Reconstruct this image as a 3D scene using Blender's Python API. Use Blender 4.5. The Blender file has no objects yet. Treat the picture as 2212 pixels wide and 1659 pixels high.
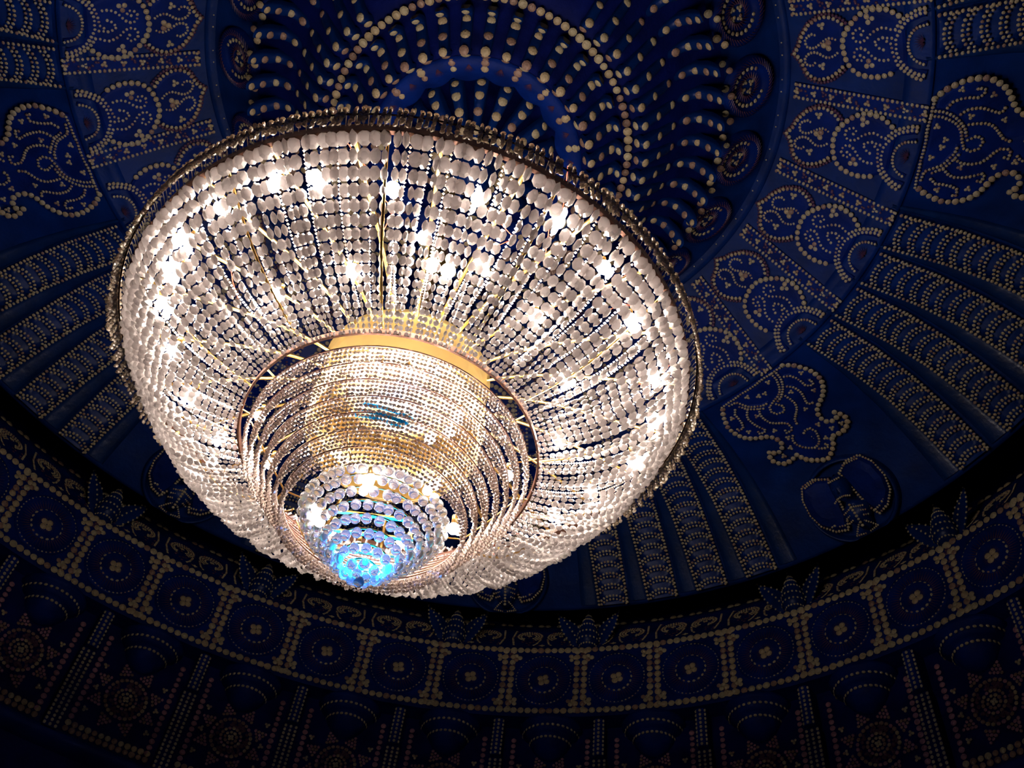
import bpy, math, random
from math import pi, sin, cos, radians, sqrt
from mathutils import Vector, Matrix

random.seed(7)
S = 3.0            # metres per layout unit (camera to chandelier axis, horizontally)
Z0 = 1.6           # eye height of the photographer
col = bpy.context.scene.collection
sc = bpy.context.scene

# ------------------------------------------------------------------ camera, world, exposure
cam_data = bpy.data.cameras.new('camera')
cam = bpy.data.objects.new('camera', cam_data)
col.objects.link(cam)
cam_data.sensor_width = 36.0
cam_data.lens = 36.0 * 2021.4 / 2212.0
cam_data.clip_start = 0.05
cam_data.clip_end = 100
CX = Vector((0.98798, -0.12027, 0.09715))
CY = Vector((-0.15461, -0.76856, 0.62081))
CZ = Vector((0.0, -0.62836, -0.77792))
CAMP = Vector((0.1676 * S, -1.0 * S, Z0))
m = Matrix.Identity(4)
for i in range(3):
    m[i][0] = CX[i]; m[i][1] = CY[i]; m[i][2] = CZ[i]; m[i][3] = CAMP[i]
cam.matrix_world = m
sc.camera = cam

world = bpy.data.worlds.new('hall_dark')
sc.world = world
world.use_nodes = True
world.node_tree.nodes['Background'].inputs[0].default_value = (0.02, 0.03, 0.10, 1)
world.node_tree.nodes['Background'].inputs[1].default_value = 0.05

sc.view_settings.view_transform = 'Standard'
sc.view_settings.look = 'None'
sc.view_settings.gamma = 1.0
sc.view_settings.use_curve_mapping = False
sc.view_settings.exposure = 0.0
BULB_POWER = 840.0
sc.cycles.use_denoising = True
sc.cycles.max_bounces = 6
sc.cycles.diffuse_bounces = 4
sc.cycles.glossy_bounces = 3
sc.cycles.transmission_bounces = 6
sc.cycles.transparent_max_bounces = 6
sc.cycles.sample_clamp_indirect = 4.0
sc.cycles.caustics_reflective = False
sc.cycles.caustics_refractive = False

# ------------------------------------------------------------------ materials
def new_mat(name):
    mt = bpy.data.materials.new(name); mt.use_nodes = True
    return mt, mt.node_tree, mt.node_tree.nodes['Principled BSDF']

def plaster(name, colr, rough=0.45, var=0.35, bump=0.25, spec=0.03):
    mt, nt, b = new_mat(name)
    tc = nt.nodes.new('ShaderNodeTexCoord')
    n1 = nt.nodes.new('ShaderNodeTexNoise'); n1.inputs['Scale'].default_value = 5.0; n1.inputs['Detail'].default_value = 5
    nt.links.new(tc.outputs['Object'], n1.inputs['Vector'])
    rp = nt.nodes.new('ShaderNodeValToRGB')
    rp.color_ramp.elements[0].position = 0.3; rp.color_ramp.elements[1].position = 0.7
    rp.color_ramp.elements[0].color = (colr[0] * (1 - var), colr[1] * (1 - var), colr[2] * (1 - var), 1)
    rp.color_ramp.elements[1].color = (colr[0] * (1 + var), colr[1] * (1 + var), colr[2] * (1 + var), 1)
    nt.links.new(n1.outputs['Fac'], rp.inputs[0]); nt.links.new(rp.outputs[0], b.inputs['Base Color'])
    n2 = nt.nodes.new('ShaderNodeTexNoise'); n2.inputs['Scale'].default_value = 22.0; n2.inputs['Detail'].default_value = 4
    nt.links.new(tc.outputs['Object'], n2.inputs['Vector'])
    bp = nt.nodes.new('ShaderNodeBump'); bp.inputs['Strength'].default_value = bump; bp.inputs['Distance'].default_value = 0.02
    nt.links.new(n2.outputs['Fac'], bp.inputs['Height']); nt.links.new(bp.outputs[0], b.inputs['Normal'])
    b.inputs['Roughness'].default_value = rough; b.inputs['Specular IOR Level'].default_value = spec
    return mt

def plain(name, colr, rough=0.5, metal=0.0, var=0.2, scale=30):
    mt, nt, b = new_mat(name)
    n1 = nt.nodes.new('ShaderNodeTexNoise'); n1.inputs['Scale'].default_value = scale; n1.inputs['Detail'].default_value = 3
    tc = nt.nodes.new('ShaderNodeTexCoord'); nt.links.new(tc.outputs['Object'], n1.inputs['Vector'])
    mx = nt.nodes.new('ShaderNodeValToRGB')
    mx.color_ramp.elements[0].position = 0.3; mx.color_ramp.elements[1].position = 0.7
    mx.color_ramp.elements[0].color = tuple(c * (1 - var) for c in colr) + (1,)
    mx.color_ramp.elements[1].color = tuple(min(1, c * (1 + var)) for c in colr) + (1,)
    nt.links.new(n1.outputs['Fac'], mx.inputs[0]); nt.links.new(mx.outputs[0], b.inputs['Base Color'])
    b.inputs['Roughness'].default_value = rough; b.inputs['Metallic'].default_value = metal
    if not metal: b.inputs['Specular IOR Level'].default_value = 0.15
    return mt

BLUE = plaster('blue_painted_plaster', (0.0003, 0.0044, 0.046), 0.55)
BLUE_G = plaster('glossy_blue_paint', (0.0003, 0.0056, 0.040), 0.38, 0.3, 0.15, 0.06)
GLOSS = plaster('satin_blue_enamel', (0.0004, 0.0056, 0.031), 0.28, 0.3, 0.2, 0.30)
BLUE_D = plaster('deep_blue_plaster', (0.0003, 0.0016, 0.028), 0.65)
SHELL = plain('tan_cockle_shell', (0.142, 0.106, 0.064), 0.5, 0, 0.12)
SHELL2 = plain('cream_cockle_shell', (0.142, 0.116, 0.074), 0.5, 0, 0.12)
SHELL3 = plain('rusty_cockle_shell', (0.092, 0.055, 0.042), 0.5, 0, 0.15)
QUILL = plain('purple_auger_shell', (0.026, 0.009, 0.022), 0.5, 0, 0.3)
MAUVE = plain('mauve_shaded_shell', (0.120, 0.055, 0.075), 0.5, 0, 0.15)  # purplish shell, its tone also carrying the shade under the frieze
SH = [BLUE, SHELL, SHELL2, SHELL3, QUILL, MAUVE]
BRASS = plain('polished_brass', (0.50, 0.30, 0.09), 0.3, 1.0, 0.1, 6)
BRUSHED = plain('brushed_brass', (0.82, 0.58, 0.22), 0.42, 1.0, 0.1, 4)
for _n in [BRUSHED.node_tree]:
    _t = _n.nodes.new('ShaderNodeTexCoord'); _z = _n.nodes.new('ShaderNodeTexNoise'); _z.inputs['Scale'].default_value = 5.0
    _b = _n.nodes.new('ShaderNodeBump'); _b.inputs['Strength'].default_value = 0.6; _b.inputs['Distance'].default_value = 0.05
    _n.links.new(_t.outputs['Object'], _z.inputs['Vector']); _n.links.new(_z.outputs['Fac'], _b.inputs['Height'])
    _n.links.new(_b.outputs[0], _n.nodes['Principled BSDF'].inputs['Normal'])
DARKM = plain('dark_bronze_hoop', (0.10, 0.045, 0.03), 0.45, 0.7, 0.2)
WIRE = plain('thin_steel_wire', (0.55, 0.5, 0.42), 0.35, 0.9, 0.1)
WIRE_R = plain('red_electric_wire', (0.35, 0.04, 0.02), 0.5, 0.0, 0.1)

def crystal(name, colr, tcol, spec=0.3, rough=0.12, tl=0.55, glass=0.0, film=0.0):
    mt = bpy.data.materials.new(name); mt.use_nodes = True
    nt = mt.node_tree; nt.nodes.clear()
    out = nt.nodes.new('ShaderNodeOutputMaterial')
    df = nt.nodes.new('ShaderNodeBsdfDiffuse'); df.inputs[0].default_value = (*colr, 1)
    tr = nt.nodes.new('ShaderNodeBsdfTranslucent'); tr.inputs[0].default_value = (*tcol, 1)
    m1 = nt.nodes.new('ShaderNodeMixShader'); m1.inputs[0].default_value = tl
    nt.links.new(df.outputs[0], m1.inputs[1]); nt.links.new(tr.outputs[0], m1.inputs[2])
    pr = nt.nodes.new('ShaderNodeBsdfPrincipled')
    pr.inputs['Base Color'].default_value = (1, 1, 1, 1); pr.inputs['Roughness'].default_value = rough
    pr.inputs['Transmission Weight'].default_value = glass; pr.inputs['IOR'].default_value = 1.5
    if glass == 0.0:
        pr.inputs['Metallic'].default_value = 1.0; pr.inputs['Base Color'].default_value = (0.95, 0.93, 0.92, 1)
    if film:
        nz = nt.nodes.new('ShaderNodeTexNoise'); nz.inputs['Scale'].default_value = 14
        mp = nt.nodes.new('ShaderNodeMapRange'); mp.inputs['To Min'].default_value = 250; mp.inputs['To Max'].default_value = 800
        nt.links.new(nz.outputs['Fac'], mp.inputs['Value'])
        nt.links.new(mp.outputs[0], pr.inputs['Thin Film Thickness']); pr.inputs['Thin Film IOR'].default_value = 1.8
    m2 = nt.nodes.new('ShaderNodeMixShader'); m2.inputs[0].default_value = spec
    nt.links.new(m1.outputs[0], m2.inputs[1]); nt.links.new(pr.outputs[0], m2.inputs[2])
    nt.links.new(m2.outputs[0], out.inputs[0])
    return mt

CRYS = crystal('cut_crystal_bead', (0.72, 0.64, 0.60), (1.0, 0.95, 0.935), 0.18, 0.16, 0.86)
CRYS_S = crystal('small_crystal_bead', (0.62, 0.50, 0.44), (0.70, 0.57, 0.50), 0.28, 0.2, 0.5, 0, 500)
CRYS_F = crystal('smoky_fringe_bead', (0.62, 0.50, 0.36), (0.80, 0.64, 0.46), 0.25, 0.3, 0.7)
BALL = crystal('clear_crystal_ball', (0.35, 0.35, 0.36), (0.60, 0.62, 0.66), 0.80, 0.06, 0.6, 0.92, 500)
CYAN = crystal('cyan_reflection_crystal', (0.02, 0.50, 0.85), (0.02, 0.65, 0.95), 0.1, 0.15, 0.5)  # cyan colour stands in for prismatic reflections

def emit(name, colr, st):
    mt = bpy.data.materials.new(name); mt.use_nodes = True
    nt = mt.node_tree; nt.nodes.clear()
    out = nt.nodes.new('ShaderNodeOutputMaterial'); e = nt.nodes.new('ShaderNodeEmission')
    e.inputs[0].default_value = (*colr, 1); e.inputs[1].default_value = st
    nt.links.new(e.outputs[0], out.inputs[0]); return mt
GLOW = emit('lit_bulb_glass', (1.0, 0.88, 0.78), BULB_POWER)
GLOW_LOW = emit('lit_small_bulb_glass', (1.0, 0.86, 0.74), BULB_POWER * 0.45)
GLOW_BLUE = emit('lit_blue_lamp', (0.0, 0.15, 1.0), 300.0)

# ------------------------------------------------------------------ mesh helpers
class MB:
    def __init__(s): s.v = []; s.f = []; s.mi = []
    def raw(s, vs, fs, mi=0):
        o = len(s.v); s.v.extend(vs)
        for f in fs: s.f.append([i + o for i in f]); s.mi.append(mi)
    def tmpl(s, T, P, X, Y, Z, mi=0):
        vs, fs = T
        s.raw([P + X * a + Y * b + Z * c for a, b, c in vs], fs, mi)
    def grid(s, rows, mi=0, cu=False, cv=False, flip=False):
        n = len(rows); k = len(rows[0]); fs = []
        for i in range(n if cu else n - 1):
            for j in range(k if cv else k - 1):
                a = i * k + j; b = i * k + (j + 1) % k; c = ((i + 1) % n) * k + (j + 1) % k; d = ((i + 1) % n) * k + j
                fs.append([a, d, c, b] if flip else [a, b, c, d])
        s.raw([p for r in rows for p in r], fs, mi)
    def tube(s, pts, r, n=6, mi=0, closed=False):
        rows = []; N = len(pts)
        for i, p in enumerate(pts):
            a = pts[(i - 1) % N] if (closed or i > 0) else p
            b = pts[(i + 1) % N] if (closed or i < N - 1) else p
            t = (b - a).normalized()
            up = Vector((0, 0, 1)) if abs(t.z) < 0.9 else Vector((1, 0, 0))
            x = t.cross(up).normalized(); y = t.cross(x)
            rr = r[i] if isinstance(r, (list, tuple)) else r
            rows.append([p + (x * cos(2 * pi * k / n) + y * sin(2 * pi * k / n)) * rr for k in range(n)])
        s.grid(rows, mi, closed, True)
        if not closed:
            o = len(s.v) - len(rows) * n
            s.f.append([o + k for k in range(n)]); s.mi.append(mi)
            s.f.append([len(s.v) - 1 - k for k in range(n)]); s.mi.append(mi)
    def mesh(s, name, mats, smooth=False):
        me = bpy.data.meshes.new(name)
        me.from_pydata([tuple(p) for p in s.v], [], s.f)
        for mt in mats: me.materials.append(mt)
        if any(s.mi): me.polygons.foreach_set('material_index', s.mi)
        if smooth: me.polygons.foreach_set('use_smooth', [True] * len(s.f))
        me.update(); return me

def link(name, me, parent=None, loc=None, rotz=None):
    o = bpy.data.objects.new(name, me); col.objects.link(o)
    if parent: o.parent = parent
    if loc is not None: o.location = loc
    if rotz is not None: o.rotation_euler = (0, 0, rotz)
    return o
def tag(o, label, cat, group=None):
    o['label'] = label; o['category'] = cat
    if group: o['group'] = group
    return o
def struct(o):
    o['kind'] = 'structure'; return o
def copy_tree(o, parent=None):
    c = o.copy(); col.objects.link(c); c.parent = parent
    for ch in kids.get(o.name, []):
        d = copy_tree(ch, c); kids.setdefault(c.name, []).append(d)
    return c
kids = {}
def part(name, me, parent, loc=(0, 0, 0), rotz=0.0, label=None):
    o = link(name, me, parent, loc, rotz); kids.setdefault(parent.name, []).append(o)
    if label: o['label'] = label
    return o

# a cockle shell lying on z=0, hinge towards -y : fan outline, ribbed dome
def cockle(n=9):
    vs = [(0, -0.95, 0.12), (0, -0.15, 0.62)]
    rim = []
    for k in range(n):
        a = radians(-62) + k * radians(304) / (n - 1)
        rim.append((sin(a + pi) * -0.98, -cos(a + pi) * -1.0 * -1.0, 0))
    rim = [(sin(radians(-150) + k * radians(300) / (n - 1)), cos(radians(-150) + k * radians(300) / (n - 1)), 0.0) for k in range(n)]
    mid = [(x * 0.62, y * 0.62 - 0.05, 0.42) for x, y, z in rim]
    vs = rim + mid + [(0, -1.05, 0.05), (0, -0.1, 0.60)]
    fs = []
    for k in range(n - 1):
        fs.append([k, k + 1, n + k + 1, n + k]); fs.append([n + k, n + k + 1, 2 * n + 1])
    fs += [[2 * n, 0, n], [2 * n, n, 2 * n + 1], [2 * n - 1, n - 1, 2 * n], [2 * n - 1, 2 * n, 2 * n + 1]]
    return vs, fs
COCK = cockle()
def dome6(n=6, h=0.5):
    vs = [(cos(2 * pi * k / n), sin(2 * pi * k / n), 0) for k in range(n)] + [(0.6 * cos(2 * pi * k / n), 0.6 * sin(2 * pi * k / n), h * 0.75) for k in range(n)] + [(0, 0, h)]
    fs = []
    for k in range(n):
        j = (k + 1) % n
        fs.append([k, j, n + j, n + k]); fs.append([n + k, n + j, 2 * n])
    return vs, fs
BEAD = dome6()
def quill():
    vs = [(-1, 0, 0), (1, 0, 0), (0, 0, 0.8), (0, 1, 0.1)]
    return vs, [[0, 1, 2], [0, 2, 3], [2, 1, 3]]
QU = quill()
def lens(n=8):
    vs = [(cos(2 * pi * (k + .5) / n), sin(2 * pi * (k + .5) / n), 0) for k in range(n)]
    for s_ in (1, -1):
        vs += [(0.55 * cos(2 * pi * (k + .5) / n), 0.55 * sin(2 * pi * (k + .5) / n), 0.30 * s_) for k in range(n)]
    fs = []
    for k in range(n):
        j = (k + 1) % n
        fs.append([k, j, n + j, n + k]); fs.append([j, k, 2 * n + k, 2 * n + j])
    fs.append([n + k for k in range(n)]); fs.append([3 * n - 1 - k for k in range(n)])
    return vs, fs
LENS = lens()
OCTA = ([(1, 0, 0), (0, 1, 0), (-1, 0, 0), (0, -1, 0), (0, 0, 1), (0, 0, -1)],
        [[0, 1, 4], [1, 2, 4], [2, 3, 4], [3, 0, 4], [1, 0, 5], [2, 1, 5], [3, 2, 5], [0, 3, 5]])
def uvs(nu=14, nv=8):
    vs = [(0, 0, 1)]; fs = []
    for i in range(1, nv):
        for k in range(nu):
            a = pi * i / nv; b = 2 * pi * k / nu
            vs.append((sin(a) * cos(b), sin(a) * sin(b), cos(a)))
    vs.append((0, 0, -1))
    for k in range(nu):
        j = (k + 1) % nu
        fs.append([0, 1 + k, 1 + j]); L = len(vs) - 1
        fs.append([L, L - nu + j, L - nu + k])
        for i in range(nv - 2):
            fs.append([1 + i * nu + k, 1 + (i + 1) * nu + k, 1 + (i + 1) * nu + j, 1 + i * nu + j])
    return vs, fs
BALLT = uvs()

# ------------------------------------------------------------------ layout surfaces (R, h in layout units)
PROF = {
    'dome': ((1.0, 2.19), (1.06, 2.187), (1.22, 2.170), (1.34, 2.130), (1.43, 2.075), (1.50, 2.02), (1.56, 1.965)),
    'inner': ((0.747, 2.395), (1.061, 2.173)),
    'rose': ((0.56, 2.262), (0.747, 2.395)),
    'scroll': ((1.823, 2.091), (1.666, 1.876)),
    'frieze': ((1.666, 1.876), (1.663, 1.641)),
    'low': ((1.74, 1.641), (1.74, 1.20)),
}
def P3(az, R, h):
    a = radians(az); return Vector((R * cos(a), R * sin(a), h)) * S + Vector((0, 0, Z0))
class Surf:
    """ornament builder: lays shells on a band of the dome, in the frame of azimuth 0"""
    def __init__(s, prof, t0=0.5, lift=0.0):
        s.p = PROF[prof]; s.lift = lift; s.mb = MB(); s.l = [0.0]
        for a, b in zip(s.p, s.p[1:]): s.l.append(s.l[-1] + sqrt((b[0] - a[0]) ** 2 + (b[1] - a[1]) ** 2))
        s.L = s.l[-1]
        s.base = P3(0, *s.rt(t0))
    def rt(s, t):
        d = t * s.L; k = 0
        while k < len(s.p) - 2 and d > s.l[k + 1]: k += 1
        f = (d - s.l[k]) / (s.l[k + 1] - s.l[k]); a, b = s.p[k], s.p[k + 1]
        return (a[0] + (b[0] - a[0]) * f, a[1] + (b[1] - a[1]) * f)
    def at(s, az, t, lift=0.0):
        R, h = s.rt(t); R0, h0 = s.rt(t - .03); R1, h1 = s.rt(t + .03)
        q = sqrt((R1 - R0) ** 2 + (h1 - h0) ** 2); dR, dh = (R1 - R0) / q, (h1 - h0) / q
        l = (lift + s.lift); R += dh * l; h -= dR * l
        a = radians(az)
        P = P3(az, R, h) - s.base
        U = Vector((-sin(a), cos(a), 0)); V = Vector((dR * cos(a), dR * sin(a), dh)); N = Vector((dh * cos(a), dh * sin(a), -dR))
        return P, U, V, N
    def shell(s, az, t, r, ang=None, big=False, mi=None, lift=0.0):
        P, U, V, N = s.at(az, t, lift)
        if ang is None: ang = random.uniform(0, 2 * pi)
        r = r * S * random.uniform(0.9, 1.1)
        X = U * cos(ang) + V * sin(ang); Y = N.cross(X)
        if mi is None: mi = random.choice([1, 1, 1, 2, 2, 2, 2, 3] if big else [1, 2, 2, 2, 1, 1, 2, 3])
        if big: s.mb.tmpl(COCK, P, X * r, Y * r, N * r * 0.8, mi)
        else: s.mb.tmpl(BEAD, P, X * r, Y * r * 1.15, N * r * 1.0, mi)
    def deg(s, t): return 57.2958 / s.rt(t)[0]     # degrees of azimuth per layout unit
    def line(s, pts, r, step=None, big=False, mi=None, closed=False, lift=0.0):
        """pts (az,t): shells at equal steps along the polyline"""
        step = step or r * 2.15
        if closed: pts = pts + [pts[0]]
        acc = 0.0; nxt = 0.0
        for i in range(len(pts) - 1):
            (a0, t0), (a1, t1) = pts[i], pts[i + 1]
            R = s.rt((t0 + t1) / 2)[0]
            du = radians(a1 - a0) * R; dv = (t1 - t0) * s.L; L = sqrt(du * du + dv * dv)
            if L < 1e-9: continue
            while nxt <= acc + L:
                f = (nxt - acc) / L
                s.shell(a0 + (a1 - a0) * f, t0 + (t1 - t0) * f, r, math.atan2(dv, du) + pi, big, mi, lift)
                nxt += step
            acc += L
    def uv(s, pts, a0, t0):
        """local metric coords (u across, v outward, layout units) -> (az, t)"""
        return [(a0 + u * s.deg(t0 + v / s.L), t0 + v / s.L) for u, v in pts]
    def trio(s, az, t, r, n=3, big=True, mi=None, lift=0.0):
        o = random.uniform(0, 2 * pi)
        for k in range(n):
            a = o + 2 * pi * k / n
            rr = r * (1.05 if n == 3 else 1.25)
            s.shell(az + rr * cos(a) * s.deg(t), t + rr * sin(a) / s.L, r, a - pi / 2, big, mi, lift)
    def quills(s, az, t, r0, r1, n, a0=0, a1=2 * pi, skew=0.0, w=0.0016, mi=4):
        for k in range(n):
            a = a0 + (a1 - a0) * (k + .5) / n
            P, U, V, N = s.at(az + r0 * cos(a) * s.deg(t), t + r0 * sin(a) / s.L)
            b = a + skew
            D = U * cos(b) + V * sin(b); X = N.cross(D)
            s.mb.tmpl(QU, P, X * w * S, D * (r1 - r0) * S, N * w * S * 2, mi)
    def plate(s, pts, th, mi=0, taper=0.85):
        """raised slab with rounded edge: outline pts (az,t)"""
        ca = sum(p[0] for p in pts) / len(pts); ct = sum(p[1] for p in pts) / len(pts)
        rings = []
        for f, l in ((1.0, -0.004), (1.0, th * 0.5), (0.5 + taper / 2, th * 0.9), (taper, th)):
            rings.append([s.at(ca + (a - ca) * f, ct + (t - ct) * f, l)[0] for a, t in pts])
        s.mb.grid(rings, mi, False, True)
        o = len(s.mb.v) - len(pts)
        s.mb.raw([s.at(ca, ct, th)[0]], [], mi)
        c = len(s.mb.v) - 1
        for k in range(len(pts)):
            s.mb.f.append([o + k, o + (k + 1) % len(pts), c]); s.mb.mi.append(mi)
    def ridge(s, pts, w, h, mi=0):
        """half round moulding along a polyline"""
        rows = []
        for i, (a, t) in enumerate(pts):
            a0, t0 = pts[max(0, i - 1)]; a1, t1 = pts[min(len(pts) - 1, i + 1)]
            P, U, V, N = s.at(a, t)
            du = radians(a1 - a0) * s.rt(t)[0]; dv = (t1 - t0) * s.L; L = sqrt(du * du + dv * dv) or 1
            X = (U * (-dv) + V * du) / L
            rows.append([P + X * w * S * c + N * h * S * q for c, q in ((-1, -.3), (-.8, .5), (-.3, .95), (.3, .95), (.8, .5), (1, -.3))])
        s.mb.grid(rows, mi)

def project(p):
    d = p - CAMP; x = d.dot(CX); y = d.dot(CY); z = -d.dot(CZ)
    if z <= 0.1: return None
    return (1106 + 2021.4 * x / z, 829.5 - 2021.4 * y / z)
def seen(p, mx=60):
    q = project(p); return q is not None and -mx < q[0] < 2212 + mx and -mx < q[1] < 1659 + mx
def behind(p):
    """does the big chandelier cover this spot in the photograph"""
    q = project(p); x = (q[0] - 868) / 560.0; y = (q[1] - 775) / 460.0
    c, s_ = cos(radians(14)), sin(radians(14))
    u, v = x * c + y * s_, -x * s_ + y * c
    return u * u + v * v < 1.0
ORD = ['first', 'second', 'third', 'fourth', 'fifth', 'sixth', 'seventh', 'eighth', 'ninth', 'tenth', 'eleventh', 'twelfth', 'thirteenth',
       'fourteenth', 'fifteenth', 'sixteenth', 'seventeenth', 'eighteenth', 'nineteenth', 'twentieth', 'twenty-first', 'twenty-second', 'twenty-third',
       'twenty-fourth', 'twenty-fifth', 'twenty-sixth', 'twenty-seventh', 'twenty-eighth', 'twenty-ninth', 'thirtieth']
def ring_of(proto_fn, azs, base, desc, cat, group, dist=0.0, side=True, mx=60):
    """copy a thing to every azimuth of the ring the picture shows and name each by its place"""
    vis = []
    for az in azs:
        p = Matrix.Rotation(radians(az), 3, 'Z') @ (base - Vector((0, 0, Z0))) + Vector((0, 0, Z0))
        if seen(p, mx): vis.append((az, p))
    proto = proto_fn(); first = True; out = []
    left = []; right = []; hid = []; free = []
    for az, p in vis:
        (hid if behind(p) else free).append((project(p), az, p))
    if side == 'lr':
        for e in free: (left if e[0][0] < 1000 else right).append(e)
        lists = [(sorted(left, key=lambda e: e[0][1]), 'left of the chandelier, {} from the top'), (sorted(right, key=lambda e: e[0][1]), 'right of the chandelier, {} from the top')]
    else:
        lists = [(sorted(free, key=lambda e: e[0][0]), '{} from the left')]
    lists.append((sorted(hid, key=lambda e: e[0][0]), 'behind the chandelier, {} from the left'))
    for L, f in lists:
        for i, (q, az, p) in enumerate(L):
            o = proto if first else copy_tree(proto); first = False
            o.location = p; o.rotation_euler = (0, 0, radians(az))
            tag(o, desc + ', ' + f.format(ORD[i]), cat, group)
            out.append((o, az, p))
    return out
# ------------------------------------------------------------------ the setting: dome, frieze, walls, floor
def revolve(profile, n=220, mat=BLUE, smooth=True, name='ceiling'):
    mb = MB()
    rows = [[P3(360.0 * k / n, R, h) for R, h in profile] for k in range(n)]
    mb.grid(rows, 0, True, False)
    return link(name, mb.mesh(name, [mat], smooth))

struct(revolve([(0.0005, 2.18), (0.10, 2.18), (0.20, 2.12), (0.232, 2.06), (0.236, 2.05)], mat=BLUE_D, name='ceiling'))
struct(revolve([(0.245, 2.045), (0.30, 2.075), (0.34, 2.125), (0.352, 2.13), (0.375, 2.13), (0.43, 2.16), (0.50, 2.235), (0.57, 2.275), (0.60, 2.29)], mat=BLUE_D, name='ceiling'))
struct(revolve([(0.60, 2.29), (0.747, 2.395), (0.755, 2.392), (1.0, 2.216)], mat=BLUE_G, name='ceiling'))
struct(revolve([(1.0, 2.216), (1.004, 2.204), (1.02, 2.196), (1.045, 2.186), (1.053, 2.178), (1.058, 2.186)], mat=BLUE_G, name='trim_1'))
struct(revolve([(0.742, 2.390), (0.750, 2.386), (0.762, 2.378), (0.768, 2.382)], mat=BLUE_G, name='trim_2'))
struct(revolve([(1.05, 2.1875), (1.10, 2.183), (1.16, 2.178), (1.22, 2.170), (1.28, 2.152), (1.34, 2.130), (1.385, 2.104), (1.43, 2.075), (1.465, 2.049), (1.50, 2.02), (1.56, 1.965), (1.568, 1.960), (1.575, 1.970)], mat=BLUE_G, name='ceiling'))
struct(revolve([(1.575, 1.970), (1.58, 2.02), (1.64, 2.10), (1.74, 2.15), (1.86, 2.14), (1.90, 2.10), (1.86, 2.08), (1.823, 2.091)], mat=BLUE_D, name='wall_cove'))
struct(revolve([(1.823, 2.091), (1.745, 1.984), (1.666, 1.876), (1.6645, 1.76), (1.663, 1.641), (1.67, 1.632), (1.74, 1.632)], smooth=False, mat=BLUE, name='wall_frieze'))
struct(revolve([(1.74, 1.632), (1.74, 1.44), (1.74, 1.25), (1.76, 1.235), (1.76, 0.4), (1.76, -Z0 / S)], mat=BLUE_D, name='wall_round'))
struct(revolve([(1.74, 1.275), (1.715, 1.27), (1.705, 1.255), (1.715, 1.24), (1.76, 1.232)], mat=BLUE, name='trim_3'))
fl = MB(); fl.raw([Vector((0, 0, 0))] + [Vector((1.76 * S * cos(2 * pi * k / 64), 1.76 * S * sin(2 * pi * k / 64), 0)) for k in range(64)], [[0, 1 + k, 1 + (k + 1) % 64] for k in range(64)])
struct(link('floor', fl.mesh('floor', [plain('dark_stone_floor', (0.06, 0.05, 0.05), 0.5)])))

# ------------------------------------------------------------------ central boss: two tiers of flutes, shells on each
def flute(prof, w, hgt, nsh, rsh, r0f, r1f, az=0.0):
    """curved gadroon: prof = [(R,h)...] crest curve; returns (rib mesh, shell mesh)"""
    n = 14; cr = []
    for i in range(n):
        f = i / (n - 1) * (len(prof) - 1); k = min(int(f), len(prof) - 2); u = f - k
        u = u * u * (3 - 2 * u)
        cr.append((prof[k][0] + (prof[k + 1][0] - prof[k][0]) * (f - k), prof[k][1] + (prof[k + 1][1] - prof[k][1]) * u))
    mb = MB(); rows = []
    for i, (R, h) in enumerate(cr):
        wl = w * R * S * (0.9 if 0 < i < n - 1 else 0.6)
        rows.append([Vector((R * S, x * wl, h * S + y * hgt * S + Z0)) for x, y in ((-1, 1.0), (-.95, .35), (-.7, .08), (-.25, 0), (.25, 0), (.7, .08), (.95, .35), (1, 1.0))])
    mb.grid(rows, 0)
    for rr in (rows[0], rows[-1]): mb.raw(rr, [list(range(8))])
    sb = MB()
    for i in range(nsh):
        f = (i + .5) / nsh * (n - 1); k = int(f); u = f - k
        R = cr[k][0] + (cr[k + 1][0] - cr[k][0]) * u; h = cr[k][1] + (cr[k + 1][1] - cr[k][1]) * u
        a = cr[max(0, k - 1)]; b = cr[min(n - 1, k + 2)]
        T = Vector((b[0] - a[0], 0, b[1] - a[1])).normalized(); U = Vector((0, 1, 0)); N = T.cross(U)
        if N.z > 0: N = -N
        r = rsh * S * (r0f + (r1f - r0f) * i / max(1, nsh - 1)) * random.uniform(.9, 1.08)
        a2 = random.choice([0, pi, 0.3, -0.3]) 
        X = U * cos(a2) + T * sin(a2); Y = N.cross(X)
        sb.tmpl(COCK, Vector((R * S, 0, h * S + Z0)) + N * 0.003, X * r, Y * r, N * r * 0.7, random.choice([1, 1, 2, 3]) )
    off = Vector((0.0, 0.0, 0.0))
    return mb, sb

def rebase(mb, base):
    mb.v = [p - base for p in mb.v]

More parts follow.
